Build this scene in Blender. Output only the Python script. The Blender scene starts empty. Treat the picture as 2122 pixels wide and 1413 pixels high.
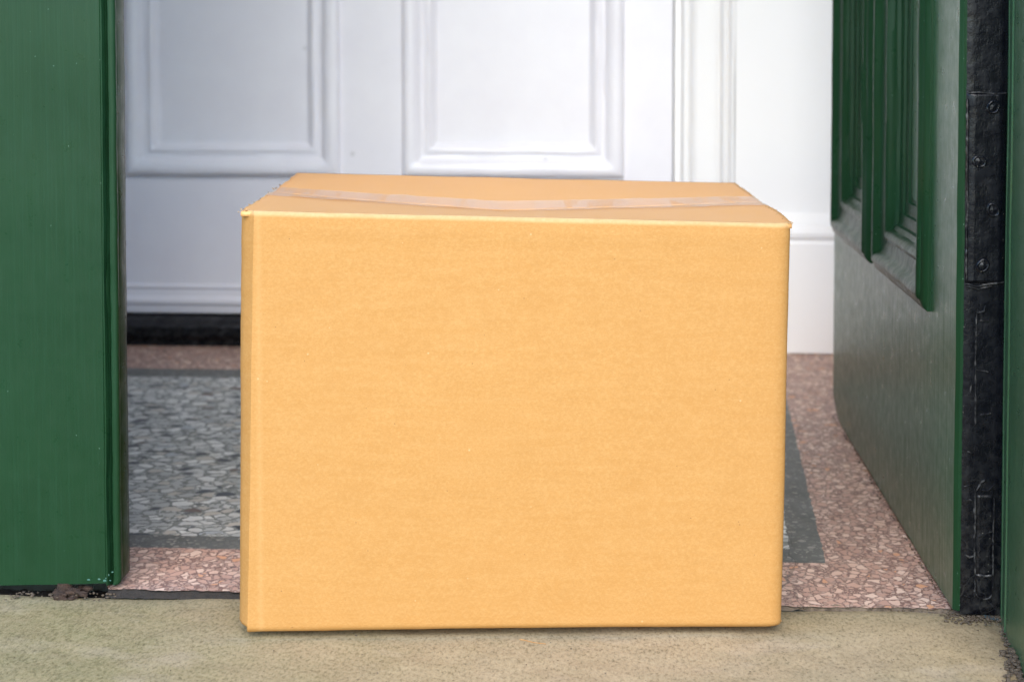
import bpy, bmesh, math, random
from mathutils import Vector, noise
R = math.radians
random.seed(7)
sc = bpy.context.scene
col = sc.collection

# ---------------------------------------------------------------- camera, sky, sun, exposure
cam_d = bpy.data.cameras.new('camera'); cam = bpy.data.objects.new('camera', cam_d); col.objects.link(cam)
cam.location = (0, -1.408, .5175)
cam.rotation_euler = (R(90 - 2.5), 0, R(3.5))
cam_d.sensor_width = 36; cam_d.lens = 36 * 3300 / 2122
cam_d.shift_y = -472 / 2122; cam_d.clip_end = 500; cam_d.clip_start = .02
cam_d.dof.use_dof = True; cam_d.dof.focus_distance = 1.43; cam_d.dof.aperture_fstop = 7
sc.camera = cam

SUN_EL, SUN_AZ = 37, -3          # azimuth measured from the viewer's back, minus = to the left
w = bpy.data.worlds.new('World'); sc.world = w; w.use_nodes = True
nt = w.node_tree; bg = nt.nodes['Background']; bg.inputs[1].default_value = .15
sky = nt.nodes.new('ShaderNodeTexSky'); sky.sky_type = 'NISHITA'; sky.sun_disc = False
sky.sun_elevation = R(SUN_EL); sky.sun_rotation = R(180 - SUN_AZ); sky.air_density = 1.5; sky.dust_density = .3; sky.ozone_density = 7
nt.links.new(sky.outputs[0], bg.inputs[0])
sd = bpy.data.lights.new('sun', 'SUN'); sd.energy = 1.3; sd.angle = R(50); sd.color = (1, .87, .68)
so = bpy.data.objects.new('sun', sd); col.objects.link(so); so.location = (-2, -6, 5)
sdir = Vector((math.sin(R(SUN_AZ)) * math.cos(R(SUN_EL)), -math.cos(R(SUN_AZ)) * math.cos(R(SUN_EL)), math.sin(R(SUN_EL))))
so.rotation_euler = sdir.to_track_quat('Z', 'Y').to_euler()
sc.view_settings.view_transform = 'Standard'; sc.view_settings.look = 'None'
sc.view_settings.exposure = 1.86; sc.view_settings.gamma = 1

# ---------------------------------------------------------------- helpers
def obj(name, bm, mat, parent=None, smooth=None, loc=None, out=None):
    me = bpy.data.meshes.new(name); bmesh.ops.recalc_face_normals(bm, faces=bm.faces)
    if out:                                  # make sure the faces look outwards before they are given thickness
        if sum(f.calc_area() * f.normal.dot(out(f.calc_center_median())) for f in bm.faces) < 0:
            bmesh.ops.reverse_faces(bm, faces=bm.faces)
    bm.to_mesh(me); bm.free()
    me.materials.append(mat)
    if smooth is not None:
        me.shade_smooth(); me.set_sharp_from_angle(angle=R(smooth))
    o = bpy.data.objects.new(name, me); col.objects.link(o)
    if parent: o.parent = parent
    if loc: o.location = loc
    return o
def tag(o, label=None, cat=None, kind=None, group=None):
    if label: o['label'] = label
    if cat: o['category'] = cat
    if kind: o['kind'] = kind
    if group: o['group'] = group
    return o
def empty(name, label, cat, loc=(0, 0, 0), rz=0):
    o = bpy.data.objects.new(name, None); col.objects.link(o); o.location = loc; o.rotation_euler = (0, 0, rz)
    o.empty_display_size = .05
    return tag(o, label, cat)
def box(bm, x0, x1, y0, y1, z0, z1, bev=0, seg=2):
    vs = [bm.verts.new((x, y, z)) for x in (x0, x1) for y in (y0, y1) for z in (z0, z1)]
    fs = [(0, 1, 3, 2), (4, 6, 7, 5), (0, 4, 5, 1), (2, 3, 7, 6), (0, 2, 6, 4), (1, 5, 7, 3)]
    fc = [bm.faces.new([vs[i] for i in f]) for f in fs]
    if bev:
        es = list({e for f in fc for e in f.edges})
        bmesh.ops.bevel(bm, geom=es, offset=bev, segments=seg, affect='EDGES', profile=.5)
    return vs
def cyl(bm, c, axis, r, h, n=24, r2=None):
    a = Vector(axis).normalized(); q = a.to_track_quat('Z', 'Y'); c = Vector(c); r2 = r if r2 is None else r2
    lo = [bm.verts.new(c + q @ Vector((r * math.cos(2 * math.pi * i / n), r * math.sin(2 * math.pi * i / n), 0))) for i in range(n)]
    hi = [bm.verts.new(c + q @ Vector((r2 * math.cos(2 * math.pi * i / n), r2 * math.sin(2 * math.pi * i / n), h))) for i in range(n)]
    for i in range(n): bm.faces.new((lo[i], lo[(i + 1) % n], hi[(i + 1) % n], hi[i]))
    bm.faces.new(hi); bm.faces.new(lo[::-1])
def nz(p, s=1.0, seed=0.0): return noise.noise(Vector((p[0] * s + seed, p[1] * s + seed * 1.7, p[2] * s - seed)))
def grid(bm, nu, nv, fn, closed_u=False):
    vs = [[bm.verts.new(fn(i / (nu if closed_u else nu - 1), j / (nv - 1))) for i in range(nu)] for j in range(nv)]
    for j in range(nv - 1):
        for i in range(nu if closed_u else nu - 1):
            k = (i + 1) % nu
            bm.faces.new((vs[j][i], vs[j][k], vs[j + 1][k], vs[j + 1][i]))
    return vs
def sweep_z(bm, prof, z0, z1, n=60, wob=0.0, seed=0, closed=False, cap=True):
    """vertical sweep of a plan profile [(x,y),...] with a slight wobble of the surface"""
    zs = [z0 + (z1 - z0) * k / n for k in range(n + 1)]
    rows = []
    for z in zs:
        row = []
        for i, (x, y) in enumerate(prof):
            dx = wob * nz((x * 30, y * 30, z * 9), 1, seed); dy = wob * nz((x * 30, y * 30, z * 9), 1, seed + 5)
            row.append(bm.verts.new((x + dx, y + dy, z)))
        rows.append(row)
    m = len(prof)
    for a, b in zip(rows, rows[1:]):
        for i in range(m if closed else m - 1):
            k = (i + 1) % m
            bm.faces.new((a[i], a[k], b[k], b[i]))
    if closed and cap: bm.faces.new(rows[0][::-1]); bm.faces.new(rows[-1])
def mitred(bm, u0, u1, z0, z1, prof, to3, nz_=70, nu_=24, wob=0.0, seed=0, fill=True):
    """moulding run round a rectangle, mitred at the corners; prof = [(inset, height)]; to3(u,z,p) -> xyz"""
    loops = []
    for (d, p) in prof:
        pts = []
        a0, a1, b0, b1 = u0 + d, u1 - d, z0 + d, z1 - d
        for i in range(nu_): pts.append((a0 + (a1 - a0) * i / nu_, b0))
        for i in range(nz_): pts.append((a1, b0 + (b1 - b0) * i / nz_))
        for i in range(nu_): pts.append((a1 - (a1 - a0) * i / nu_, b1))
        for i in range(nz_): pts.append((a0, b1 - (b1 - b0) * i / nz_))
        lp = []
        for (u, z) in pts:
            e = wob * nz((u * 14, z * 14, d * 160), 1, seed) if p != prof[0][1] else 0
            f = .5 * wob * nz((u * 18, z * 18, d * 90), 1, seed + 3)
            lp.append(bm.verts.new(to3(u + f, z + f, p + e)))
        loops.append(lp)
    n = len(loops[0])
    for a, b in zip(loops, loops[1:]):
        for i in range(n): bm.faces.new((a[i], a[(i + 1) % n], b[(i + 1) % n], b[i]))
    return loops

# ---------------------------------------------------------------- materials
class NT:
    def __init__(s, name):
        s.m = bpy.data.materials.new(name); s.m.use_nodes = True; s.t = s.m.node_tree
        s.b = s.t.nodes['Principled BSDF']; s.out = s.t.nodes['Material Output']
        s.co = s.n('ShaderNodeTexCoord').outputs['Object']
    def n(s, ty, **k):
        x = s.t.nodes.new(ty)
        for a, v in k.items(): setattr(x, a, v)
        return x
    def l(s, a, b): s.t.links.new(a, b)
    def put(s, sock, v):
        if isinstance(v, bpy.types.NodeSocket): s.l(v, sock)
        else: sock.default_value = v
    def mapping(s, scale=(1, 1, 1), rot=(0, 0, 0), src=None):
        x = s.n('ShaderNodeMapping'); x.inputs['Scale'].default_value = scale; x.inputs['Rotation'].default_value = rot
        s.l(src or s.co, x.inputs['Vector']); return x.outputs[0]
    def noise(s, scale, detail=4, rough=.6, vec=None, dist=0):
        x = s.n('ShaderNodeTexNoise'); x.inputs['Scale'].default_value = scale; x.inputs['Detail'].default_value = detail
        x.inputs['Roughness'].default_value = rough; x.inputs['Distortion'].default_value = dist
        s.l(vec or s.co, x.inputs['Vector']); return x.outputs['Fac']
    def noisec(s, scale, vec=None, detail=2):
        x = s.n('ShaderNodeTexNoise'); x.inputs['Scale'].default_value = scale; x.inputs['Detail'].default_value = detail
        s.l(vec or s.co, x.inputs['Vector']); return x.outputs['Color']
    def vor(s, scale, feature='F1', vec=None, rand=1):
        x = s.n('ShaderNodeTexVoronoi', feature=feature); x.inputs['Scale'].default_value = scale
        x.inputs['Randomness'].default_value = rand
        s.l(vec or s.co, x.inputs['Vector']); return x
    def ramp(s, fac, stops, interp='LINEAR'):
        x = s.n('ShaderNodeValToRGB'); r = x.color_ramp; r.interpolation = interp
        while len(r.elements) < len(stops): r.elements.new(.5)
        for e, (p, c) in zip(r.elements, stops):
            e.position = p; e.color = (c, c, c, 1) if isinstance(c, (int, float)) else (*c, 1)
        s.l(fac, x.inputs[0]); return x.outputs[0]
    def mix(s, fac, a, b, mode='MIX'):
        x = s.n('ShaderNodeMix', data_type='RGBA', blend_type=mode)
        s.put(x.inputs[0], fac)
        for so_, v in ((x.inputs[6], a), (x.inputs[7], b)):
            if isinstance(v, tuple): so_.default_value = (*v, 1) if len(v) == 3 else v
            else: s.l(v, so_)
        return x.outputs[2]
    def math(s, op, a, b=0, clamp=False):
        x = s.n('ShaderNodeMath', operation=op, use_clamp=clamp); s.put(x.inputs[0], a); s.put(x.inputs[1], b); return x.outputs[0]
    def sep(s, src=None):
        x = s.n('ShaderNodeSeparateXYZ'); s.l(src or s.co, x.inputs[0]); return x.outputs
    def vadd(s, a, b, scale):
        m = s.n('ShaderNodeVectorMath', operation='MULTIPLY_ADD'); s.l(b, m.inputs[0])
        m.inputs[1].default_value = scale if isinstance(scale, tuple) else (scale,) * 3; s.l(a, m.inputs[2]); return m.outputs[0]
    def bump(s, h, strength, dist=.001, prev=None):
        x = s.n('ShaderNodeBump'); x.inputs['Strength'].default_value = strength; x.inputs['Distance'].default_value = dist
        s.l(h, x.inputs['Height'])
        if prev: s.l(prev, x.inputs['Normal'])
        return x.outputs[0]
    def fin(s, c, rough, normal=None, spec=None, coat=0, coatr=.1):
        s.put(s.b.inputs['Base Color'], (*c, 1) if isinstance(c, tuple) else c)
        s.put(s.b.inputs['Roughness'], rough)
        if normal: s.l(normal, s.b.inputs['Normal'])
        if spec is not None: s.b.inputs['Specular IOR Level'].default_value = spec
        s.b.inputs['Coat Weight'].default_value = coat; s.b.inputs['Coat Roughness'].default_value = coatr
        return s.m

def mat_card(name, tint=1.0):
    k = NT(name)
    fib = k.noise(520, 6, .8, k.mapping((1, 1, 1.6)))
    blot = k.noise(34, 7, .75, k.mapping((1, 1, 1.3)))
    flute = k.noise(1, 2, .5, k.mapping((14, 14, 150)))
    c = k.mix(k.ramp(blot, [(.3, 0), (.7, 1)]), (.402 * tint, .192 * tint, .049 * tint), (.435 * tint, .214 * tint, .059 * tint))
    c = k.mix(k.math('MULTIPLY', k.ramp(fib, [(.42, 0), (.60, 1)]), .40), c, (.32 * tint, .15 * tint, .036 * tint))
    fb2 = k.noise(1, 4, .8, k.mapping((260, 260, 380)))
    c = k.mix(k.math('MULTIPLY', k.ramp(fb2, [(.45, 0), (.66, 1)]), .20), c, (.56, .34, .13))
    c = k.mix(k.math('MULTIPLY', k.ramp(flute, [(.4, 0), (.65, 1)]), .05), c, (.57, .37, .16))
    sp = k.vor(90); d = k.math('LESS_THAN', sp.outputs['Distance'], .045)
    pick = k.math('GREATER_THAN', k.sep(sp.outputs['Color'])[0], .62)
    c = k.mix(k.math('MULTIPLY', k.math('MULTIPLY', d, pick), .75), c, (.16, .08, .03))
    sp2 = k.vor(70, vec=k.mapping((1, 1, 1), (.4, 1.1, .3))); d2 = k.math('LESS_THAN', sp2.outputs['Distance'], .06)
    c = k.mix(k.math('MULTIPLY', k.math('MULTIPLY', d2, k.math('GREATER_THAN', k.sep(sp2.outputs['Color'])[1], .8)), .2), c, (.8, .62, .38))
    pl = k.ramp(k.math('ABSOLUTE', k.math('ADD', k.sep()[0], .2185)), [(0, 1), (.0035, 0)])
    c = k.mix(k.math('MULTIPLY', pl, .12), c, (.62, .40, .18))
    rub = k.ramp(k.noise(1, 5, .75, k.mapping((7, 7, 22), (0, .5, 0))), [(.56, 0), (.70, 1)])
    c = k.mix(k.math('MULTIPLY', rub, .07), c, (.33, .165, .045))
    b = k.bump(fib, .25, .0004); b = k.bump(flute, .12, .0003, b); b = k.bump(blot, .10, .0012, b)
    return k, c, b
k, c, b = mat_card('cardboard')
# scuffed paler paper and a painted highlight along the scored top fold (local z of the box near its top)
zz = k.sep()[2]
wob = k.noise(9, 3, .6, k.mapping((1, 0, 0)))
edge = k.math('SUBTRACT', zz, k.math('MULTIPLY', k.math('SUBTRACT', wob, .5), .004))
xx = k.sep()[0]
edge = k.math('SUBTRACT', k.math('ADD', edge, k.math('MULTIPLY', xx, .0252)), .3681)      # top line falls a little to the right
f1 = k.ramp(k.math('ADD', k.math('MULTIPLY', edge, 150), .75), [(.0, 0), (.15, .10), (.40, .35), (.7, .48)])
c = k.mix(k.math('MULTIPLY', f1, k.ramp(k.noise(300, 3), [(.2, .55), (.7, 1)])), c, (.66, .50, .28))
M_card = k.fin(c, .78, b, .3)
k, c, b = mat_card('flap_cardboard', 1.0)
M_flap = k.fin(k.mix(.6, c, (.85, .44, .165)), .55, b, .45)  # paler than the body: brightness of the lit top painted into the flaps
k = NT('torn_corrugation')
M_torn = k.fin(k.mix(k.noise(700, 3), (.22, .12, .05), (.56, .36, .18)), .9)
k = NT('packing_tape')
st = k.noise(1, 3, .6, k.mapping((24, 3, 1)))
k.b.inputs['Alpha'].default_value = .62
bb = k.bump(k.noise(1, 4, .6, k.mapping((60, 260, 10))), .5, .0006)
k.put(k.b.inputs['Alpha'], k.ramp(st, [(.4, .22), (.46, .42), (.6, .30)]))
M_tape = k.fin(k.mix(k.ramp(st, [(.42, 0), (.5, 1)], 'LINEAR'), (.68, .49, .35), (.82, .66, .54)), .10, bb, .6)

def mat_green(name, specks=1.0, worn=0.0):
    k = NT(name); q = 1.5 if worn else .68
    g = k.noise(1, 4, .65, k.mapping((420, 420, 7)))
    g2 = k.noise(1, 3, .6, k.mapping((90, 90, 4)))
    big = k.noise(7, 4, .6)
    e = .012 if worn else 0
    c = k.mix(k.ramp(big, [(.3, 0), (.7, 1)]), (.0110 * q + e, .044 * q + e, .0165 * q + e * .8), (.0155 * q + e, .056 * q + e * 1.3, .0220 * q + e))
    c = k.mix(k.math('MULTIPLY', k.ramp(g, [(.5, 0), (.75, 1)]), .35), c, (.024 * q, .080 * q, .040 * q))
    if worn:
        crack = k.ramp(k.noise(1, 3, .7, k.mapping((900, 900, 26))), [(.30, 1), (.345, 0)])
        region = k.ramp(k.noise(9, 3), [(.45, 0), (.6, 1)])
        c = k.mix(k.math('MULTIPLY', k.math('MULTIPLY', crack, region), worn), c, (.012, .02, .014))
        # pale green-grey dust film clinging lower down in streaks
        dz = k.ramp(k.sep()[2], [(.0, 1), (.28, .25), (.6, .1)])
        st = k.noise(1, 4, .7, k.mapping((60, 60, 5)))
        c = k.mix(k.math('MULTIPLY', k.math('MULTIPLY', dz, k.ramp(st, [(.3, .2), (.7, 1)])), .28 * worn), c, (.065, .115, .058))
    v = k.vor(230); d = k.math('LESS_THAN', v.outputs['Distance'], .13)
    pk = k.math('GREATER_THAN', k.sep(v.outputs['Color'])[0], 1 - .05 * specks)
    c = k.mix(k.math('MULTIPLY', k.math('MULTIPLY', d, pk), .4), c, (.14, .24, .18))
    b = k.bump(g, .35, .0004); b = k.bump(g2, .5, .0012, b); b = k.bump(k.noise(500, 2), .12, .0003, b)
    if worn: b = k.bump(k.math('MULTIPLY', crack, region), -.6, .0006, b)
    rg = k.ramp(k.noise(60, 3), [(.3, .26), (.7, .40)])
    return k.fin(c, rg, b, .62 if worn else .16)
M_green = mat_green('green_gloss_paint', .3)
M_greenw = mat_green('weathered_green_paint', 2.0, .9)
M_greend = mat_green('green_moulding_paint', 1.0)
k = NT('chipped_paint_edge')
M_chip = k.fin(k.mix(k.noise(300, 3), (.015, .06, .04), (.05, .15, .11)), .5, k.bump(k.noise(300, 3), .6, .001))

def mat_black(name, dust=1.0):
    k = NT(name)
    n1 = k.noise(70, 5, .65); n2 = k.noise(1, 4, .7, k.mapping((260, 260, 30)))
    c = k.mix(n1, (.0012, .0013, .0022), (.0035, .004, .007))
    v = k.vor(420); d = k.math('LESS_THAN', v.outputs['Distance'], .2)
    pk = k.math('GREATER_THAN', k.sep(v.outputs['Color'])[0], .955)
    c = k.mix(k.math('MULTIPLY', k.math('MULTIPLY', d, pk), .7 * dust), c, (.16, .15, .12))
    # fine scratches and dust gathered towards the foot
    scr = k.vor(55, 'DISTANCE_TO_EDGE', k.vadd(k.mapping((1, 1, .35)), k.noisec(30), .02))
    sl = k.math('LESS_THAN', scr.outputs['Distance'], .012)
    foot = k.ramp(k.sep()[2], [(0, 1), (.07, .5), (.16, .12), (.5, .06)])
    patch = k.ramp(k.noise(120, 4), [(.45, 0), (.7, 1)])
    c = k.mix(k.math('MULTIPLY', k.math('MULTIPLY', patch, foot), .35 * dust), c, (.07, .066, .06))
    c = k.mix(k.math('MULTIPLY', k.math('MULTIPLY', sl, k.math('ADD', foot, .05)), .12 * dust), c, (.12, .115, .105))
    b = k.bump(n1, .55, .0016); b = k.bump(n2, .35, .0007, b)
    return k.fin(c, k.ramp(n1, [(.35, .16), (.65, .38)]), b, .24)
M_black = mat_black('black_gloss_paint')
k = NT('worn_black_edge')
M_ridge = k.fin(k.mix(k.ramp(k.noise(160, 4), [(.47, 0), (.66, 1)]), (.005, .005, .007), (.085, .08, .075)), .35, k.bump(k.noise(400, 3), .5, .0006))
k = NT('rust')
M_rust = k.fin(k.mix(k.noise(160, 5), (.004, .0035, .003), (.07, .034, .018)), .85, k.bump(k.noise(260, 5), 1, .003))

k = NT('white_paint')
n1 = k.noise(9, 4)
c = k.mix(k.ramp(n1, [(.3, 0), (.7, 1)]), (.775, .755, .80), (.825, .81, .845))
st = k.vor(24); dd = k.math('LESS_THAN', st.outputs['Distance'], .12)
c = k.mix(k.math('MULTIPLY', k.math('MULTIPLY', dd, k.math('GREATER_THAN', k.sep(st.outputs['Color'])[0], .93)), .35), c, (.42, .40, .38))
br = k.noise(1, 3, .6, k.mapping((120, 120, 8)))
M_white = k.fin(c, .3, k.bump(k.noise(40, 3), .2, .0015, k.bump(br, .25, .0006)), .5)
k = NT('white_wall')
M_wall = k.fin(k.mix(k.noise(5, 4), (.81, .80, .795), (.86, .845, .835)), .55, k.bump(k.noise(60, 4), .25, .001))

def terrazzo(name):
    k = NT(name)
    P = k.vadd(k.co, k.noisec(60, detail=2), .010)
    X, Y, Z = k.sep()
    ew = k.math('MULTIPLY', k.math('SUBTRACT', k.noise(60, 2), .5), .006)
    def chips(scale, cols, grout, gw, vec=P, thr=None):
        a = k.vor(scale, 'F1', vec); e = k.vor(scale, 'DISTANCE_TO_EDGE', vec)
        r = k.sep(a.outputs['Color'])
        cc = k.ramp(r[0], cols, 'CONSTANT')
        cc = k.mix(k.math('MULTIPLY', k.noise(240, 3), .25), cc, grout)
        w_ = k.math('ADD', k.math('MULTIPLY', r[1], gw * 1.7), gw * .55)
        m = k.math('GREATER_THAN', e.outputs['Distance'], w_)
        if thr is not None: m = k.math('MULTIPLY', m, k.math('GREATER_THAN', r[2], thr))
        return m, cc
    rot = k.mapping((1, .8, 1), (0, 0, .5), P)
    # pink border terrazzo
    fine_g = k.mix(k.noise(400, 3), (.14, .080, .066), (.25, .145, .115))
    m1, c1 = chips(115, [(0, (.56, .35, .27)), (.25, (.68, .47, .37)), (.5, (.50, .31, .24)), (.75, (.76, .56, .45)), (.955, (.66, .34, .19)), (.993, (.05, .045, .045))], fine_g, .10, rot)
    pk = k.mix(m1, fine_g, c1)
    m1b, c1b = chips(230, [(0, (.40, .27, .22)), (.5, (.5, .36, .29))], fine_g, .1, P)
    pk = k.mix(k.math('MULTIPLY', m1b, k.math('SUBTRACT', 1, m1)), pk, c1b)
    blush = k.ramp(k.noise(8, 4), [(.35, 0), (.7, 1)])
    pk = k.mix(k.math('MULTIPLY', blush, .15), pk, (.34, .19, .15))
    # grey field with large pale and some dark chips
    gg = k.mix(k.noise(300, 3), (.14, .15, .138), (.24, .25, .225))
    m2, c2 = chips(70, [(0, (.58, .58, .56)), (.3, (.42, .43, .42)), (.5, (.70, .70, .67)), (.74, (.03, .036, .05)), (.84, (.50, .46, .40)), (.95, (.14, .09, .07)), (.97, (.40, .43, .46))], gg, .085, k.mapping((.8, 1, 1), (0, 0, -.4), P))
    gr = k.mix(m2, gg, c2)
    m3, c3 = chips(140, [(0, (.46, .47, .45)), (.5, (.30, .31, .30)), (.85, (.09, .10, .11))], gg, .12, P)
    gr = k.mix(k.math('MULTIPLY', m3, k.math('SUBTRACT', 1, m2)), gr, c3)
    # dark band
    mb, cb = chips(150, [(0, (.12, .122, .11)), (.4, (.18, .178, .16)), (.8, (.25, .235, .21))], gg, .14, P, .12)
    band = k.mix(mb, k.mix(k.noise(200, 4), (.07, .075, .07), (.12, .122, .112)), cb)
    def step(v, t): return k.math('GREATER_THAN', k.math('ADD', v, ew), t)
    xb = k.math('SUBTRACT', X, k.math('MULTIPLY', k.math('SUBTRACT', Y, .1587), .057))     # right border leans outwards
    def inside(x1, y0, y1):
        a = k.math('MULTIPLY', step(Y, y0), k.math('SUBTRACT', 1, step(Y, y1)))
        return k.math('MULTIPLY', a, k.math('SUBTRACT', 1, step(xb, x1)))
    c = k.mix(inside(.2153, .168, 1.05), pk, band)
    c = k.mix(inside(.182, .21, .99), c, gr)
    dirt = k.ramp(k.noise(14, 5, .7), [(.45, 0), (.75, 1)])
    c = k.mix(k.math('MULTIPLY', dirt, .12), c, (.10, .085, .07))
    crk = k.vor(1.1, 'DISTANCE_TO_EDGE', k.vadd(k.co, k.noisec(14), .06))
    c = k.mix(k.math('MULTIPLY', k.math('LESS_THAN', crk.outputs['Distance'], .0008), .45), c, (.02, .018, .016))
    b = k.bump(k.noise(120, 3), .08, .0006)
    return k.fin(c, k.ramp(k.noise(30, 4), [(.3, .42), (.7, .6)]), b, .4)
M_terr = terrazzo('terrazzo')
k = NT('cement_edge')
cx_ = k.ramp(k.math('ADD', k.sep()[0], .35), [(.30, 0), (.50, 1)])  # left end darker: dark cement, with shade of the door gap painted in
M_cem = k.fin(k.mix(cx_, k.mix(k.noise(180, 4), (.004, .004, .0035), (.035, .026, .02)), k.mix(k.noise(160, 4), (.05, .038, .028), (.20, .15, .105))), .9, k.bump(k.noise(200, 4), .8, .002))

k = NT('sandstone')
X, Y, Z = k.sep()
n1 = k.noise(5.5, 5, .65); n2 = k.noise(330, 5, .8, k.mapping((1, .55, 1), (0, 0, .2))); n3 = k.noise(15, 8, .75); n4 = k.noise(1100, 2, .6)
c = k.mix(k.ramp(n3, [(.3, 0), (.7, 1)]), (.195, .143, .070), (.345, .260, .145))
gm = k.math('MULTIPLY', k.ramp(k.math('ADD', k.math('MULTIPLY', k.math('SUBTRACT', n1, .5), .7), k.math('MULTIPLY', X, -.75)), [(0, .02), (.38, .95)]), k.ramp(n3, [(.3, .35), (.7, 1)]))
c = k.mix(k.math('MULTIPLY', gm, .85), c, (.105, .115, .030))
wp = k.ramp(k.noise(9, 4, .6, k.mapping((1, 1.6, 1), (0, 0, .3))), [(.56, 0), (.66, 1)])
c = k.mix(k.math('MULTIPLY', wp, .22), c, (.52, .42, .33))
pb = k.ramp(k.noise(3.2, 6, .7), [(.42, 0), (.62, 1)])
c = k.mix(k.math('MULTIPLY', pb, .4), c, (.40, .29, .185))
pd = k.ramp(k.noise(6.5, 6, .7, k.mapping((1, 1.3, 1), (.3, .2, .9))), [(.5, 0), (.68, 1)])
c = k.mix(k.math('MULTIPLY', pd, .5), c, (.115, .105, .060))
gy = k.ramp(k.math('ADD', Y, k.math('MULTIPLY', k.math('SUBTRACT', n3, .5), .06)), [(0, 0), (.03, .9)])
c = k.mix(k.math('MULTIPLY', gy, .42), c, (.115, .12, .082))
c = k.mix(k.math('MULTIPLY', k.ramp(n2, [(.35, 0), (.65, 1)]), .55), c, k.mix(.6, c, (.62, .49, .30)))
c = k.mix(k.math('MULTIPLY', k.ramp(n2, [(.34, 1), (.48, 0)]), .65), c, (.12, .095, .05))
v = k.vor(120); dd = k.math('MULTIPLY', k.math('LESS_THAN', v.outputs['Distance'], .10), k.math('GREATER_THAN', k.sep(v.outputs['Color'])[0], .9))
c = k.mix(k.math('MULTIPLY', dd, .8), c, (.05, .035, .02))
b = k.bump(n2, .35, .0010); b = k.bump(n3, .4, .004, b); b = k.bump(n4, .25, .0005, b)
M_stone = k.fin(c, .85, b, .3)
k = NT('dirt')
M_dirt = k.fin(k.mix(k.noise(500, 4), (.02, .015, .010), (.17, .125, .085)), .95, k.bump(k.noise(500, 3), 1, .002))
k = NT('pavement')
M_pave = k.fin(k.mix(k.noise(2, 6), (.20, .185, .16), (.30, .28, .245)), .9, k.bump(k.noise(60, 4), .4, .004))
k = NT('brickwork')
br = k.n('ShaderNodeTexBrick'); k.l(k.mapping((1, 1, 1), (R(90), 0, 0)), br.inputs['Vector'])
br.inputs['Scale'].default_value = 4.6; br.inputs['Color1'].default_value = (.30, .22, .15, 1); br.inputs['Color2'].default_value = (.38, .28, .19, 1)
br.inputs['Mortar'].default_value = (.35, .33, .29, 1); br.inputs['Mortar Size'].default_value = .012
M_brick = k.fin(br.outputs['Color'], .9, k.bump(k.noise(80, 4), .5, .003))
k = NT('dry_straw')
M_straw = k.fin((.30, .15, .05), .8)

# ---------------------------------------------------------------- ground, doorstep, floor
bm = bmesh.new(); grid(bm, 2, 2, lambda u, v: Vector((-60 + 120 * u, -60 + 120 * v, -.16)))
tag(obj('ground', bm, M_pave), kind='structure')

bm = bmesh.new()
XS0, XS1, YS0, YS1 = -1.42, .42, -.62, .044
def stone(u, v):
    x = XS0 + (XS1 - XS0) * u; y = YS0 + (YS1 - YS0) * v
    z = .0022 * nz((x, y, 0), 9, 3) + .0008 * nz((x, y, 0), 45, 8)
    if x < -.36: z -= .0015 * min(1, (-.36 - x) / .05)
    if v < .03: z -= .012 * (1 - v / .03) ** 2
    if x > .335: z -= .004 * min(1, (x - .335) / .012)
    if v > .985: z += -.0015 * (v - .985) / .015
    return Vector((x, y, min(z, .0012)))
g = grid(bm, 300, 150, stone)
rim = [g[0], [r[-1] for r in g], list(reversed(g[-1])), [r[0] for r in reversed(g)]]
for line in rim:
    low = [bm.verts.new((v.co.x, v.co.y, -.165)) for v in line]
    for i in range(len(line) - 1): bm.faces.new((line[i], line[i + 1], low[i + 1], low[i]))
tag(obj('stone_step', bm, M_stone, smooth=50), kind='structure')

bm = bmesh.new()
def terr(u, v):
    x = -1.30 + 1.72 * u; y = .0465 + 1.26 * v ** 1.5
    z = .0048 if x < 0 else .0048 - .0022 * min(1, x / .15)
    if v == 0: y += -.0012 + .0034 * nz((x, 0, 0), 130, 2) + .0026 * nz((x, 0, 0), 30, 4); z -= .0006 * abs(nz((x, 0, 0), 200, 6))
    if x < -.470: y += .035 * min(1, (-.470 - x) / .012) * (1 - v) ** 4
    return Vector((x, y, z + .0004 * nz((x, y, 0), 8, 1)))
g = grid(bm, 500, 40, terr)
fl = tag(obj('terrazzo_floor', bm, M_terr, smooth=50), kind='structure')
bm = bmesh.new()
def mort(u, v):
    x = -1.30 + 1.70 * u; y = .040 + .0088 * v + (.003 * (1 - v) if x > 0 else 0)
    zz_ = -.002 + .0062 * v ** .8 if x < 0 else -.001 + .0032 * v
    if x < -.470: q = min(1, (-.470 - x) / .012); zz_ -= .016 * q; y += .036 * v * q
    return Vector((x, y + .0015 * nz((x, 0, 0), 60, 9), zz_ + .0016 * nz((x, y, 0), 170, 3)))
grid(bm, 700, 7, mort)
tag(obj('mortar_joint', bm, M_cem, smooth=60), kind='structure')

# ---------------------------------------------------------------- porch shell at the back
porch = empty('porch', 'white painted porch walls behind the box, with a skirting board along the foot', 'porch', (.3, 1.26, 0))
def pp(name, bm, m, smooth=30):
    o = obj(name, bm, m, smooth=smooth); o.parent = porch; o.matrix_parent_inverse = porch.matrix_world.inverted(); return o
porch_off = Vector((.3, 1.26, 0))
def shift(bm, off):
    for v in bm.verts: v.co -= off
    return bm
bm = bmesh.new(); box(bm, .2095, .60, 1.258, 1.40, 0, 2.5)
obj('back_wall', shift(bm, porch_off), M_wall, porch)
bm = bmesh.new(); box(bm, -1.45, -1.02, 1.258, 1.40, 0, 2.5)
obj('back_wall', shift(bm, porch_off), M_wall, porch)
bm = bmesh.new(); box(bm, -1.018, .2085, 1.372, 1.398, 0, 2.5)  # unseen backing added behind the door to stop light leaking past the jamb
obj('back_wall', shift(bm, porch_off), M_wall, porch)
bm = bmesh.new(); box(bm, .405, .60, .09, 1.256, 0, 2.5)
obj('side_wall', shift(bm, porch_off), M_wall, porch)
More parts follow.
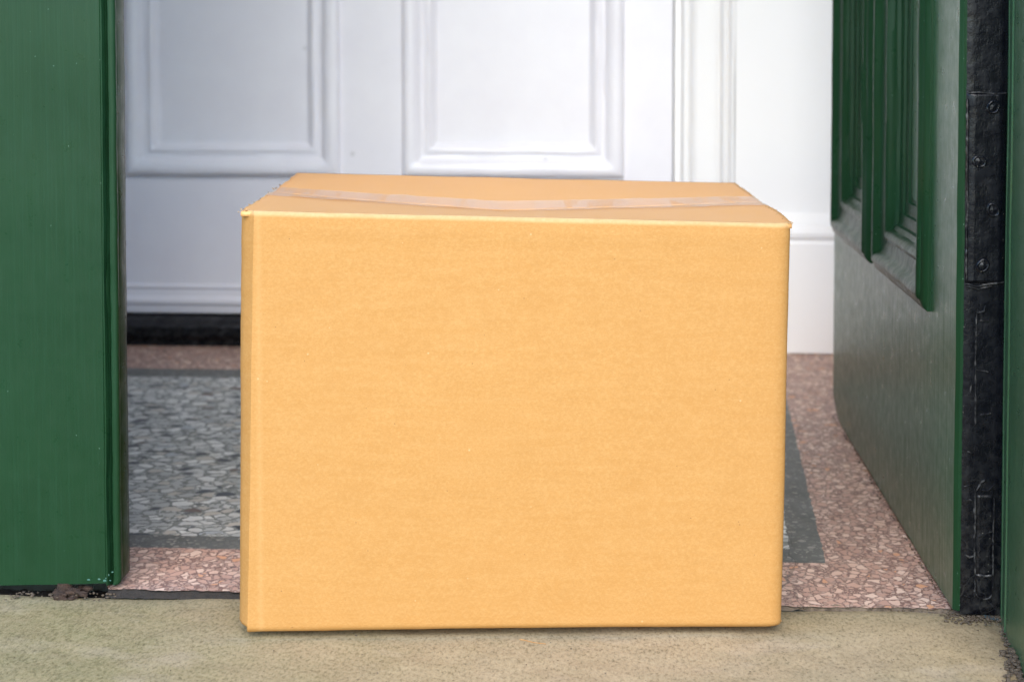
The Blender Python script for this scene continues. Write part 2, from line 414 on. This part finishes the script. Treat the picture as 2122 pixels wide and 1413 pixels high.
bm = bmesh.new(); box(bm, -1.45, -1.30, .09, 1.256, 0, 2.5)
obj('side_wall', shift(bm, porch_off), M_wall, porch)
bm = bmesh.new(); box(bm, -1.45, .60, .09, 1.40, 2.503, 2.6)
obj('ceiling', shift(bm, porch_off), M_wall, porch)
# skirting: moulded top, plain face
def prism_x(bm, prof, x0, x1, n=1):
    a = [bm.verts.new((x0, y, z)) for y, z in prof]; b_ = [bm.verts.new((x1, y, z)) for y, z in prof]
    m = len(prof)
    for i in range(m): bm.faces.new((a[i], a[(i + 1) % m], b_[(i + 1) % m], b_[i]))
    bm.faces.new(a); bm.faces.new(b_[::-1])
bm = bmesh.new()
prism_x(bm, [(1.257, .004), (1.241, .004), (1.241, .186), (1.2435, .189), (1.2435, .192), (1.239, .197), (1.238, .204), (1.2405, .211), (1.246, .214), (1.246, .2165), (1.2475, .223), (1.251, .230), (1.2535, .2355), (1.257, .2355)], .2098, .404)
obj('skirting_board', shift(bm, porch_off), M_wall, porch, smooth=25)

# ---------------------------------------------------------------- white panelled inner door
YW = 1.31
wd = empty('white_door', 'white painted panelled front door at the back of the porch', 'door', (-.40, YW, .048))
off = Vector((-.40, YW, .048))
panels = [(-.834, -.467, .2925, .98), (-.351, .0205, .2925, .98), (-.834, -.467, 1.16, 1.95), (-.351, .0205, 1.16, 1.95)]
bm = bmesh.new()     # stiles and rails with true openings
xs = [-.92, -.834, -.467, -.351, .0205, .1075]; zs = [.048, .2925, .98, 1.16, 1.95, 2.06]
for i in range(5):
    for j in range(5):
        if i in (1, 3) and j in (1, 3): continue
        vs = [bm.verts.new((x, YW, z)) for x, z in ((xs[i], zs[j]), (xs[i + 1], zs[j]), (xs[i + 1], zs[j + 1]), (xs[i], zs[j + 1]))]
        bm.faces.new(vs)
bmesh.ops.remove_doubles(bm, verts=bm.verts, dist=1e-5)
r = bmesh.ops.extrude_face_region(bm, geom=list(bm.faces))
for v in [e for e in r['geom'] if isinstance(e, bmesh.types.BMVert)]: v.co.y += .044
bmesh.ops.bevel(bm, geom=[e for e in bm.edges if e.calc_face_angle(0) > 1 and all(abs(v.co.y - YW) < 1e-5 for v in e.verts)], offset=.0012, segments=2, affect='EDGES')
obj('door_leaf', shift(bm, off), M_white, wd, smooth=30)
wprof = [(-.004, -.002), (-.004, .004), (-.002, .010), (.002, .0135), (.007, .015), (.013, .0145), (.019, .0125), (.023, .0085), (.026, .0035), (.028, .0015), (.034, .0012),
         (.037, .0035), (.041, .0045), (.045, .003), (.048, -.001), (.051, -.0065), (.055, -.009)]
for (a0, a1, b0, b1) in panels:
    bm = bmesh.new()
    lp = mitred(bm, a0, a1, b0, b1, wprof, lambda u, z, p: Vector((u, YW - p, z)), 50, 24, .0010, a0 * 9)
    obj('panel_moulding', shift(bm, off), M_white, wd, smooth=35)
    bm = bmesh.new(); box(bm, a0 + .001, a1 - .001, YW + .0095, YW + .020, b0 + .001, b1 - .001)
    obj('panel', shift(bm, off), M_white, wd)
bm = bmesh.new()     # weather bar at the foot
prism_x(bm, [(YW + .001, .0495), (YW - .006, .0505), (YW - .007, .062), (YW - .0105, .067), (YW - .0105, .072), (YW - .005, .079), (YW - .0035, .090), (YW - .006, .0945), (YW - .003, .0985), (YW + .001, .0995)], -.915, .104)
obj('weather_bar', shift(bm, off), M_white, wd, smooth=30)

# white architrave with beads
fr = empty('white_door_frame', 'white beaded architrave framing the white panelled door', 'door frame', (.16, YW, 0))
offf = Vector((.16, YW, 0))
jp = [(.1105, YW + .05), (.1105, YW + .012), (.1225, YW + .010), (.1225, YW - .004), (.1255, YW - .010), (.130, YW - .0115), (.1345, YW - .010), (.1365, YW - .006), (.1380, YW - .012), (.142, YW - .018), (.150, YW - .0205), (.165, YW - .021), (.176, YW - .0225),
      (.1815, YW - .0205), (.1825, YW - .012), (.1865, YW - .012), (.1875, YW - .026), (.190, YW - .033), (.194, YW - .035), (.1975, YW - .033), (.1985, YW - .026), (.2005, YW - .026), (.2015, YW - .037), (.2045, YW - .042), (.2085, YW - .043), (.2090, YW - .03), (.2090, YW + .05)]
bm = bmesh.new(); sweep_z(bm, jp, .004, 2.16, 60, .0006, 2)
obj('jamb', shift(bm, offf), M_wall, fr, smooth=40)
bm = bmesh.new(); sweep_z(bm, [(-.8125 - x, y) for x, y in jp], .004, 2.16, 30, .0006, 2)
obj('jamb', shift(bm, offf), M_wall, fr, smooth=40)
bm = bmesh.new(); box(bm, -1.02, .209, YW - .03, YW + .06, 2.163, 2.50, .003)
obj('head', shift(bm, offf), M_wall, fr)

# black sill
bm = bmesh.new()
sp = [(1.36, -.002), (1.237, -.002), (1.236, .008), (1.2385, .012), (1.2385, .015), (1.234, .018), (1.233, .023), (1.236, .027), (1.2395, .029), (1.241, .033), (1.245, .036), (1.262, .039), (1.268, .0445), (1.36, .0465)]
def sill(u, v):
    x = -1.02 + 1.142 * u; i = min(int(round(v * (len(sp) - 1))), len(sp) - 1); y, z = sp[i]
    return Vector((x, y + .0016 * nz((x, z, 0), 45, i) + .001 * nz((x, z * 3, 0), 120, 2), z + (.0008 * nz((x, y, 0), 60, 1) if i > 1 else 0)))
grid(bm, 400, len(sp), sill)
s_ = obj('door_sill', bm, M_black, smooth=50)
tag(s_, 'black painted threshold sill under the white panelled door, chipped along its foot', 'door sill')

# ---------------------------------------------------------------- green doors
gprof = [(-.004, -.001), (-.004, .003), (-.001, .0062), (.003, .0082), (.0055, .0087), (.0075, .0108), (.011, .0118), (.0145, .0112), (.017, .0095), (.0195, .0055), (.023, .003), (.030, .0016), (.036, .0008),
         (.0375, .0026), (.041, .0032), (.0445, .002), (.047, -.001), (.049, -.005), (.054, -.0075), (.0555, -.0112), (.058, -.0120), (.067, -.0124), (.0685, -.0152), (.071, -.0158), (.081, -.0162), (.0825, -.0186), (.088, -.0195)]
def make_leaf(root, W, T, sgn, z0fn, H, pans, name_mat, edge_pts=None, seed=0):
    """local frame: hinge edge at x=0, leaf runs along sgn*x, outer face at y=0 looking to -y"""
    us = [0.0] + [v for a in pans for v in (a[0], a[1])] + [W]
    zb, zt, zm0, zm1 = .262, 1.96, 1.05, 1.20
    bm = bmesh.new()
    # outer face, finely divided and slightly uneven, with panel openings
    def face_patch(u0, u1, za, zb_, foot=False, bm=bm):
        nu = max(2, int((u1 - u0) / .012)); nv = max(2, int((zb_ - za) / .02))
        def fn(a, b):
            u = u0 + (u1 - u0) * a; z = za + (zb_ - za) * b
            if foot: z = z0fn(u) * (1 - b) + zb_ * b
            d = .0006 * nz((u, z, 0), 11, seed) + .00025 * nz((u * 4, z, 0), 25, seed + 4)
            edge = min(u, W - u)
            if edge < .004: d = (.004 - edge) * .9
            return Vector((sgn * u, d, z))
        grid(bm, nu, nv, fn)
    face_patch(W - .004, W, 0, H, True)
    face_patch(.004, us[1], 0, H, True); face_patch(us[-2], W - .004, 0, H, True)
    for i in range(1, len(us) - 2):
        if i % 2 == 1:
            face_patch(us[i], us[i + 1], 0, zb, True); face_patch(us[i], us[i + 1], zm0, zm1); face_patch(us[i], us[i + 1], zt, H)
        else: face_patch(us[i], us[i + 1], 0, H, True)
    # back, edges, underside, top
    n = 24
    def strip(pa, pb, n=n):
        A = [bm.verts.new(pa(i / n)) for i in range(n + 1)]; B = [bm.verts.new(pb(i / n)) for i in range(n + 1)]
        for i in range(n): bm.faces.new((A[i], A[i + 1], B[i + 1], B[i]))
    strip(lambda t: Vector((sgn * W * t, T, z0fn(W * t))), lambda t: Vector((sgn * W * t, T, H)))
    strip(lambda t: Vector((sgn * W * t, .0036 if t in (0, 1) else 0, z0fn(W * t))), lambda t: Vector((sgn * W * t, T, z0fn(W * t))))
    strip(lambda t: Vector((sgn * W * t, .0036, H)), lambda t: Vector((sgn * W * t, T, H)))
    for u in (W,):
        strip(lambda t: Vector((sgn * u, .0036, z0fn(u) + (H - z0fn(u)) * t)), lambda t: Vector((sgn * u, T, z0fn(u) + (H - z0fn(u)) * t)), 60)
    obj('door_leaf', bm, name_mat, root, smooth=40)
    bm = bmesh.new(); face_patch(0, .004, 0, H, True, bm)
    A = [bm.verts.new((0, .0036, z0fn(0) + (H - z0fn(0)) * i / 60)) for i in range(61)]; B = [bm.verts.new((0, T, z0fn(0) + (H - z0fn(0)) * i / 60)) for i in range(61)]
    for i in range(60): bm.faces.new((A[i], A[i + 1], B[i + 1], B[i]))
    obj('edge_strip', bm, M_greend, root, smooth=40)
    for (a0, a1) in pans:
        for (za, zb_) in ((zb, zm0), (zm1, zt)):
            bm = bmesh.new()
            mitred(bm, a0, a1, za, zb_, gprof, lambda u, z, p: Vector((sgn * u, -p, z)), 110 if za < 1 else 20, 40, .0009, seed + a0 * 7)
            mo = obj('panel_moulding', bm, M_greend, root, smooth=38)
            bm = bmesh.new()
            def pf(a, b): 
                u = a0 + .002 + (a1 - a0 - .004) * a; z = za + .002 + (zb_ - za - .004) * b
                return Vector((sgn * u, .0192 + .0004 * nz((u, z, 0), 14, seed), z))
            grid(bm, 20, 30, pf)
            obj('panel', bm, name_mat, root, smooth=40)

# right leaf: hinged on the right post and swung fully inwards
rt = empty('green_door', 'weathered green panelled door standing open inwards, black painted hinge edge towards the viewer', 'door', (.3113, .0312, 0), R(-90))
def zr(u): return .0065 + .0012 * nz((u, 0, 0), 26, 2) + (.028 * ((u - .70) / .08) ** 2 if u > .70 else 0)
make_leaf(rt, .782, .0405, -1, zr, 2.10, [(.119, .405), (.46, .745)], M_greenw, seed=3)
# local frame of this door: x = -s (s runs into the porch), y = depth into the leaf (world +x).  The hinge edge looks to +x local (world -y).
def edge_slab(bm, y0, y1, z0, z1, t, n=120, wob=.0004, seed=1, x0=0.0):
    m = 10
    def fn(a, b):
        y = y0 + (y1 - y0) * a; z = z0 + (z1 - z0) * b
        lip = min(1, min(a, 1 - a) * 9) ** .5 * min(1, min(b, 1 - b) * n * .5) ** .5
        return Vector((x0 + t * lip + wob * nz((y * 3, z, 0), 55, seed) + .4 * wob * nz((y * 2, z, 0), 190, seed), y + .0003 * nz((0, z, 0), 90, seed), z))
    g = grid(bm, m, n, fn)
    return g
bm = bmesh.new()
edge_slab(bm, .0058, .0425, .003, 2.09, .0012, 700, .00035)
he = obj('hinge_edge', bm, M_black, rt, smooth=60)
# raised hinge plate with a lip under it and four painted-over screws
bm = bmesh.new()
edge_slab(bm, .0060 + .0005, .0415, .3035, .4740, .0032, 150, .0005, 4, .0006)
hp = obj('hinge_plate', bm, M_black, rt, smooth=60)
tag(hp, 'painted-over black hinge plate with four screws')
def ridge(bm, pts, r=.0006, x0=.0022):
    """thin irregular ridge of paint following (y,z) points on the edge face"""
    dense = []
    for (a, b_) in zip(pts, pts[1:]):
        L = math.hypot(b_[0] - a[0], b_[1] - a[1]); n = max(2, int(L / .0015))
        for i in range(n): dense.append((a[0] + (b_[0] - a[0]) * i / n, a[1] + (b_[1] - a[1]) * i / n))
    dense.append(pts[-1]); prev = None; N = len(dense)
    for i, (y, z) in enumerate(dense):
        q = dense[min(i + 1, N - 1)]; p = dense[max(i - 1, 0)]
        dy, dz = q[0] - p[0], q[1] - p[1]; L = math.hypot(dy, dz) or 1; ny, nz_ = -dz / L, dy / L
        rr = r * (.25 + 1.1 * abs(nz((y, z, 0), 130, 5)) + .35) * (0.3 if i in (0, N - 1) else 1)
        jy = .0005 * nz((y, z, 0), 160, 7)
        ring = [bm.verts.new((x0 + h_, y + ny * rr * s + jy, z + nz_ * rr * s)) for s, h_ in ((-1.6, -.0008), (-.5, rr * .9), (.5, rr * .9), (1.6, -.0008))]
        if prev:
            for k_ in range(3): bm.faces.new((prev[k_], prev[k_ + 1], ring[k_ + 1], ring[k_]))
        prev = ring
bm = bmesh.new()
X0 = .3113
for pts in ([(.0062, .468), (.0068, .44), (.0066, .40), (.0078, .372), (.0070, .35), (.0072, .306)], [(.0068, .4735), (.016, .4742), (.030, .4728), (.041, .4735)],
            [(.0085, .376), (.013, .381), (.0175, .3905)], [(.0070, .3035), (.016, .301), (.027, .303), (.0405, .305)],
            [(.0072, .3015), (.018, .2985), (.030, .3015)]):
    ridge(bm, pts, .0008, .0030)
obj('paint_ridge', bm, M_ridge, hp, smooth=60)
for i, (y, z) in enumerate(((.0290, .4611), (.0175, .4125), (.0300, .3694), (.0215, .3196))):
    bm = bmesh.new()
    prof = [(.0068, -.0006), (.0062, .0004), (.0052, .0012), (.0042, .0010), (.0038, .0002), (.0030, .0004), (.0006, .0009)]
    def sf(a, b):
        j = min(int(round(b * (len(prof) - 1))), len(prof) - 1); r_, h_ = prof[j]; th = 2 * math.pi * a
        r_ *= 1 + .10 * math.sin(th * 2 + i * 2)
        return Vector((.0036 + h_ + .0004 * nz((math.cos(th), math.sin(th), j), 1.3, i * 3), y + r_ * math.cos(th), z + r_ * math.sin(th)))
    grid(bm, 32, len(prof), sf, True)
    obj('screw_head', bm, M_black, hp, smooth=60)
# old flush bolt below, picked out by ridges of paint
bm = bmesh.new()
edge_slab(bm, .0190, .0345, .0190, .1130, .0016, 90, .0005, 9, .0004)
fb = obj('flush_bolt', bm, M_black, rt, smooth=60)
bm = bmesh.new()
for pts in ([(.0170, .277), (.0165, .235), (.0172, .176)], [(.0175, .277), (.0235, .2785), (.0245, .284)], [(.020, .270), (.030, .2705)], [(.017, .226), (.028, .224)],
            [(.0175, .118), (.0182, .09), (.0176, .066), (.0188, .04), (.0185, .019)], [(.0345, .110), (.0340, .07), (.0347, .035), (.034, .021)],
            [(.0180, .1150), (.0225, .1235), (.0265, .1265)], [(.0235, .117), (.029, .1165), (.034, .1215)],
            [(.0195, .0405), (.026, .0385), (.0340, .0395)], [(.0190, .0235), (.022, .019), (.0265, .0175), (.0315, .0185), (.0342, .023)],
            [(.008, .120), (.0145, .122)], [(.010, .152), (.0155, .150)], [(.0085, .108), (.015, .1075)], [(.010, .058), (.0135, .0555), (.0172, .057)],
            [(.0095, .0205), (.0150, .0195)], [(.021, .185), (.031, .1865)], [(.012, .203), (.0135, .214)], [(.019, .073), (.027, .0775), (.034, .0800)]):
    ridge(bm, pts, .0006, .0020)
obj('paint_ridge', bm, M_ridge, fb, smooth=60)
bm = bmesh.new()
ridge(bm, [(.0192, .0398), (.026, .0385), (.0337, .0392)], .0018, .0016)
obj('bolt_knob', bm, M_ridge, fb, smooth=60)

# left leaf: closed
lt = empty('green_door', 'closed green door left of the cardboard box, with a beaded meeting edge', 'door', (-1.228, .042, 0), 0)
WL = .771 - .0105
def zl(u):
    d = WL - u
    return .0068 + .0042 * max(0, 1 - d / .11) + .0007 * nz((u, 0, 0), 40, 6)
make_leaf(lt, WL, .040, 1, zl, 2.10, [(.07, .325), (.38, .635)], M_green, seed=11)
# meeting bead: fillet, groove with a knobbly crest of paint, rounded nose, back bevel  (plan profile, local x,y)
ep = [(WL - .0035, .0006), (WL - .0028, -.0012), (WL - .0016, -.0014), (WL - .0005, .0012), (WL + .0003, .0036), (WL + .0014, .0010), (WL + .0030, .0044), (WL + .0038, .0004), (WL + .0055, -.0004),
      (WL + .0080, .0000), (WL + .0096, .0012), (WL + .0103, .0034), (WL + .0100, .0060), (WL + .0088, .0072), (WL + .0086, .0110), (WL + .0092, .0130), (WL + .0080, .0300), (WL + .0075, .0378), (WL + .0055, .0396), (WL - .002, .0398)]
bm = bmesh.new()
n = 260
rows = []
for kz in range(n + 1):
    t = kz / n; z = .0095 + (2.1 - .0095) * (t ** 1.6)
    row = []
    for i, (x, y) in enumerate(ep):
        a = .0005 if i not in (3, 4, 5, 6) else .0013
        dx = a * nz((x * 40, y * 40, z * 16), 1, 4) + .0004 * nz((i, 0, z * 60), 1, 4)
        dy = a * nz((x * 40, y * 40, z * 22), 1, 14) + (.0007 * nz((i, 2, z * 90), 1, 8) if 2 < i < 7 else 0)
        zz_ = z
        if kz < 8:
            q = (8 - kz) / 8; dx -= max(0, x - WL) * .35 * q ** 3
        row.append(bm.verts.new((x + dx, y + dy, zz_ + (.0015 * nz((x * 300, y * 100, 0), 1, 3) if kz == 0 else 0))))
    rows.append(row)
for a, b_ in zip(rows, rows[1:]):
    for i in range(len(ep) - 1): bm.faces.new((a[i], a[i + 1], b_[i + 1], b_[i]))
bm.faces.new(rows[0][::-1])
mb_ = obj('meeting_bead', bm, M_green, lt, smooth=50)
# chipped lumps of old paint at the foot
bm = bmesh.new()
def lump(bm, c, r, seed, sub=2, sq=(1, 1, 1)):
    st = bmesh.ops.create_icosphere(bm, subdivisions=sub, radius=1)
    for v in st['verts']:
        p = v.co.copy(); f = 1 + .45 * nz(p, 1.6, seed) + .2 * nz(p, 4, seed)
        v.co = Vector((c[0] + p.x * r * f * sq[0], c[1] + p.y * r * f * sq[1], c[2] + p.z * r * f * sq[2]))
rl = random.Random(3)
for i in range(8):
    u = WL - .002 - abs(rl.gauss(0, .012)) if i % 2 else WL + rl.uniform(-.003, .004)
    z = .0135 + abs(rl.gauss(0, .006)) if i % 2 == 0 else .0118 + rl.uniform(0, .003)
    lump(bm, (u, -.0004, z), rl.uniform(.0006, .0015), i * 1.7, 2, (1.5, .25, .8))
obj('paint_chip', bm, M_chip, lt, smooth=60)
# rusted floor bolt below the left leaf
bm = bmesh.new()
cyl(bm, (-.512 + 1.228, .005, -.004), (0, 0, 1), .0075, .014, 20)
for i in range(34): lump(bm, (-.512 + 1.228 + random.uniform(-.005, .024), random.uniform(-.012, .012), random.uniform(-.001, .004)), random.uniform(.0018, .0052), i * 2.3, 2, (1.3, .8, .6))
obj('floor_bolt', bm, M_rust, lt, smooth=60)

# ---------------------------------------------------------------- green frame of the doorway
gf = empty('green_door_frame', 'green painted wooden frame post at the right edge of the doorway', 'door frame', (.36, -.03, 0))
offg = Vector((.36, -.03, 0))
rp = [(.3535, .036), (.3525, .026), (.3545, .0235), (.3520, .0215), (.3495, .008), (.3475, -.006), (.3490, -.0085), (.3478, -.011), (.3450, -.030), (.3440, -.070), (.3390, -.106), (.3375, -.150), (.3395, -.155), (.47, -.155), (.47, .086), (.3550, .086)]
bm = bmesh.new(); sweep_z(bm, rp, -.004, 2.13, 160, .0007, 6, closed=True)
obj('post', shift(bm, offg), M_greenw, gf, smooth=35)
bm = bmesh.new(); sweep_z(bm, [(-.875 - x, y) for x, y in rp], -.004, 2.13, 40, .0007, 6, closed=True)
obj('post', shift(bm, offg), M_greenw, gf, smooth=35)
bm = bmesh.new(); box(bm, -1.345, .47, -.155, .086, 2.133, 2.26, .004)
obj('head', shift(bm, offg), M_greenw, gf)

# house wall round the doorway
hw = empty('house_wall', 'brick house front around the green doorway', 'wall', (-.44, -.05, 0))
for (x0, x1, z0, z1) in ((-4.5, -1.348, -.16, 2.6), (.473, 4.0, -.16, 2.6), (-4.5, 4.0, 2.603, 5.0), (-1.345, .470, 2.263, 2.600)):
    bm = bmesh.new(); box(bm, x0, x1, -.17, .085, z0, z1)
    obj('brickwork', shift(bm, Vector((-.44, -.05, 0))), M_brick, hw)

# ---------------------------------------------------------------- the cardboard box
bx = empty('cardboard_box', 'large brown cardboard box, its sagging top sealed with clear tape, standing on the stone step', 'box', (-.083, -.0440, 0), R(4.6))
# local: x across (front from -.231 to .241), y depth (0 front, .415 rear)
def ztop(u): return .3738 - .0118 * u                 # u 0 left .. 1 right
def zbot(u): return .0064 + .0014 * u + .0010 * math.sin(u * 3.14)
XL, XR, DP = -.2275, .2418, .415
def plan(h):
    """plan outline of the box at relative height h"""
    bul = .0035 * math.sin(math.pi * h)
    xr = XR - .0052 * (1 - h); xl = XL - .0030 * (1 - h) + .0050 * h
    so = .0095 + .0045 * h
    P = [(xl - so, .0240), (xl - so * .93, .0170), (xl - so * .58, .0085), (xl - .0004, .0010), (xl + .0004, .0)]
    nx = 34
    for i in range(1, nx): 
        t = i / nx
        P.append((xl + (xr - xl - .014) * t, -bul * math.sin(math.pi * t) ** .7))
    P += [(xr - .014 + .014 * math.sin(th * math.pi / 20), .0095 * (1 - math.cos(th * math.pi / 20))) for th in range(0, 11)]
    for i in range(1, 12): P.append((xr + .018 * i / 12 + .004 * math.sin(math.pi * i / 12) * math.sin(math.pi * h), .0095 + (DP - .0115) * i / 12))
    xr += .018; P += [(xr - .001, DP - .002)]
    for i in range(1, 12): P.append((xr - (xr - xl + .0) * i / 12, DP))
    P += [(xl - .006, DP - .002)]
    for i in range(1, 10): P.append((xl - .008 - .002 * math.sin(math.pi * i / 10), DP - (DP - .0175) * i / 10))
    return P
bm = bmesh.new(); nh = 60; rows = []
hs = [0, .002, .0045, .0075, .011, .0145, .019, .026] + [.026 + (1 - .026 - .03) * i / nh for i in range(1, nh)] + [.972, .980, .986, .990, .9925, .995, .997, .999, 1.0]
for h in hs:
    row = []
    for (x, y) in plan(h):
        u = min(1, max(0, (x - XL) / (XR - XL)))
        z = zbot(u) + (ztop(u) - zbot(u)) * h
        f = 0
        if y < .012:                        # front: fold rolls over into the flap at the top, tucks under at the foot
            if h > .988: f = .0036 * ((h - .988) / .012) ** 2.2
            if h < .014: f = .0030 * (1 - h / .014) ** 2
            f += -.0007 * math.exp(-((h - .962) / .012) ** 2)
        d = .0007 * nz((x, y, z), 10, 2) + .00025 * nz((x, y, z), 40, 5)
        if y > .012 and h > .95: z -= .0052 * (h - .95) / .05 * min(1, (y - .012) / .01)
        if h in (0, 1.0): z += .0006 * nz((x, y, 0), 40, 7)
        row.append(bm.verts.new((x + (d if abs(x) > .22 else 0), y + f + d, z)))
    rows.append(row)
m = len(rows[0])
for j, (a, b_) in enumerate(zip(rows, rows[1:])):
    for i in range(m):
        if j < 5 and i in (0, 1, 2, m - 1): continue         # torn hole at the lower left corner
        bm.faces.new((a[i], a[(i + 1) % m], b_[(i + 1) % m], b_[i]))
for v in [v for v in bm.verts if not v.link_faces]: bm.verts.remove(v)
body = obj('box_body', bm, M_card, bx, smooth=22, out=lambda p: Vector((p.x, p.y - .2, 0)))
sol = body.modifiers.new('thickness', 'SOLIDIFY'); sol.thickness = .0035; sol.offset = -1
bm = bmesh.new()
grid(bm, 20, 12, lambda u, v: Vector((XL + .002 + (XR - XL - .006) * u, .012 + (DP - .01) * v, zbot(u) + .0012 - .0066 * min(1, 5 * math.sin(math.pi * min(max(u, 0), 1)) * math.sin(math.pi * v)))))
obj('bottom_flap', bm, M_flap, bx)

SEAM = .205
def sag(u, y):
    """height of the top at (u, y): V-shaped sag deepest near the middle of the seam"""
    base = ztop(u)
    if abs(u - .47) < .5: k_ = max(0, 1 - abs(u - .47) / .50)
    else: k_ = 0
    k_ = k_ ** .85
    k_ = k_ * .93 + .07
    t = y / SEAM if y < SEAM else (DP - y) / (DP - SEAM)
    t = max(0, t)
    return base - .0010 - .0150 * k_ * (t ** 1.15) + .0006 * nz((u * .48, y, 0), 16, 2)
def flap(y0, y1, jag, seed, drop=0):
    bm = bmesh.new()
    def fn(a, b):
        y = y0 + (y1 - y0) * b
        xl = XL - .0075 + .002 * nz((0, y, 0), 30, seed); xr = XR + .0006 + .018 * y / DP + .0010 * nz((1, y, 0), 90, seed)
        if y0 > .1: xl += .002; xr -= .002 * (y - y0) / .2
        else:
            xr += .004 * math.sin(math.pi * y / SEAM)
            if y < .03: xl = XL - .0068
        x = xl + (xr - xl) * a; u = (x - XL) / (XR - XL)
        if a in (0, 1): x += jag * nz((y, a, 0), 190, seed)
        return Vector((x, y, sag(min(1, max(0, u)), y) - drop))
    grid(bm, 90, 30, fn)
    return bm
fo = obj('top_flap', flap(.0046, SEAM - .0012, .0016, 3), M_flap, bx, smooth=60, out=lambda p: Vector((0, 0, 1)))
so_ = fo.modifiers.new('thickness', 'SOLIDIFY'); so_.thickness = .0038; so_.offset = -1
ro = obj('top_flap', flap(SEAM + .0012, DP + .001, .0014, 8), M_flap, bx, smooth=60, out=lambda p: Vector((0, 0, 1)))
so_ = ro.modifiers.new('thickness', 'SOLIDIFY'); so_.thickness = .0038; so_.offset = -1
# clear tape along the seam and down both ends
bm = bmesh.new()
def tp(a, b):
    x = XL - .0065 + (XR - XL + .0165) * a
    y = SEAM - .040 + .088 * b + .004 * (a - .5) + .0012 * nz((a * 6, b, 0), 1, 3)
    u = min(1, max(0, (x - XL) / (XR - XL)))
    return Vector((x, y, sag(u, y) + .0007 + .0018 * max(0, nz((x * 34, y * 26, 0), 1, 6)) ** 1.3))
grid(bm, 180, 16, tp)
tpo = obj('packing_tape', bm, M_tape, bx, smooth=60)
# torn fibres and exposed corrugation at the corners and flap ends
bm = bmesh.new(); rt_ = random.Random(11)
def shred(c, s, sd):
    a = rt_.uniform(0, 6.28); vs = []
    for i in range(5):
        th = a + i * 1.256; r_ = s * rt_.uniform(.45, 1.1)
        vs.append(bm.verts.new((c[0] + r_ * math.cos(th), c[1] + r_ * .8 * math.sin(th), c[2] + r_ * .7 * math.sin(th + sd))))
    bm.faces.new(vs)
for i in range(22): shred((XL - .0085 + rt_.uniform(0, .013), .020 - rt_.uniform(0, .019), ztop(0) + rt_.uniform(-.0015, .0006)), rt_.uniform(.0005, .0012), i)
for i in range(16): shred((XR + rt_.uniform(-.003, .001), .001 + rt_.uniform(0, .006), ztop(1) + rt_.uniform(-.0015, .0006)), rt_.uniform(.0004, .0011), i)
for i in range(60):
    y = rt_.uniform(.05, .30); shred((XL - .0085 + rt_.uniform(-.0008, .003), y, sag(0, y) + rt_.uniform(-.0022, .0008)), rt_.uniform(.0005, .0014), i)
for i in range(80):
    y = rt_.uniform(.03, .34); shred((XR + .001 + .018 * y / DP + rt_.uniform(-.003, .001), y, sag(1, y) + rt_.uniform(-.0022, .0008)), rt_.uniform(.0005, .0013), i)
tag(obj('torn_fibre', bm, M_torn, bx), kind='stuff')

# ---------------------------------------------------------------- small debris
bm = bmesh.new(); rd = random.Random(5)
def bit(c, r):
    lump(bm, c, r, rd.uniform(0, 50), 1, (rd.uniform(.7, 1.6), rd.uniform(.6, 1.3), rd.uniform(.35, .8)))
for i in range(260):                       # gap at the foot of the right post
    y = -.145 + .185 * rd.random(); e = .3375 + (.357 - .3375) * (y + .106) / .144
    near = 1 if y < -.05 else .45
    x = e - abs(rd.gauss(0, .0065 * near)) + .001
    bit((x, y, rd.uniform(-.001, .0035)), rd.uniform(.0006, .0028 * (.6 + .6 * near)))
for i in range(150):                       # under the hinge edge of the open door
    x = rd.uniform(.300, .352); y = .038 - abs(rd.gauss(0, .012)); bit((x, y, .001), rd.uniform(.0005, .0018))
for i in range(90):                        # along the joint and scattered
    bit((rd.uniform(.17, .34), .043 + rd.gauss(0, .0025), .002), rd.uniform(.0004, .0011))
for i in range(60): bit((rd.uniform(-.56, -.46), .036 + rd.gauss(0, .005), .001), rd.uniform(.0005, .0018))
for i in range(60): bit((rd.uniform(-.5, .33), rd.uniform(-.15, .03), .0012), rd.uniform(.0002, .0007))
for i in range(120): s_d = rd.uniform(.05, .76); bit((.3095 - abs(rd.gauss(0, .0012)), .0312 + s_d, .0045), rd.uniform(.0004, .0012))
tag(obj('dirt', bm, M_dirt, smooth=80), 'crumbs of dirt and grit gathered in the joints of the doorstep', 'dirt', kind='stuff')
def stalk(name, pts, r, mat):
    bm = bmesh.new(); prev = None
    for i, p in enumerate(pts):
        p = Vector(p); rr = r * (1 - .5 * i / len(pts))
        ring = [bm.verts.new(p + Vector((rr * math.cos(a), rr * .7 * math.sin(a) * .7, rr * math.sin(a)))) for a in (0, 1.57, 3.14, 4.71)]
        if prev:
            for k_ in range(4): bm.faces.new((prev[k_], prev[(k_ + 1) % 4], ring[(k_ + 1) % 4], ring[k_]))
        prev = ring
    return obj(name, bm, mat, smooth=80)
s1 = stalk('dry_stalk', [(-.0760 + .0022 * i + .0004 * i * i * .2, -.050 - .0012 * i + .0006 * math.sin(i), .0016) for i in range(9)], .00045, M_straw)
tag(s1, 'thin curved orange dry stalk lying on the stone just in front of the box', 'stalk')
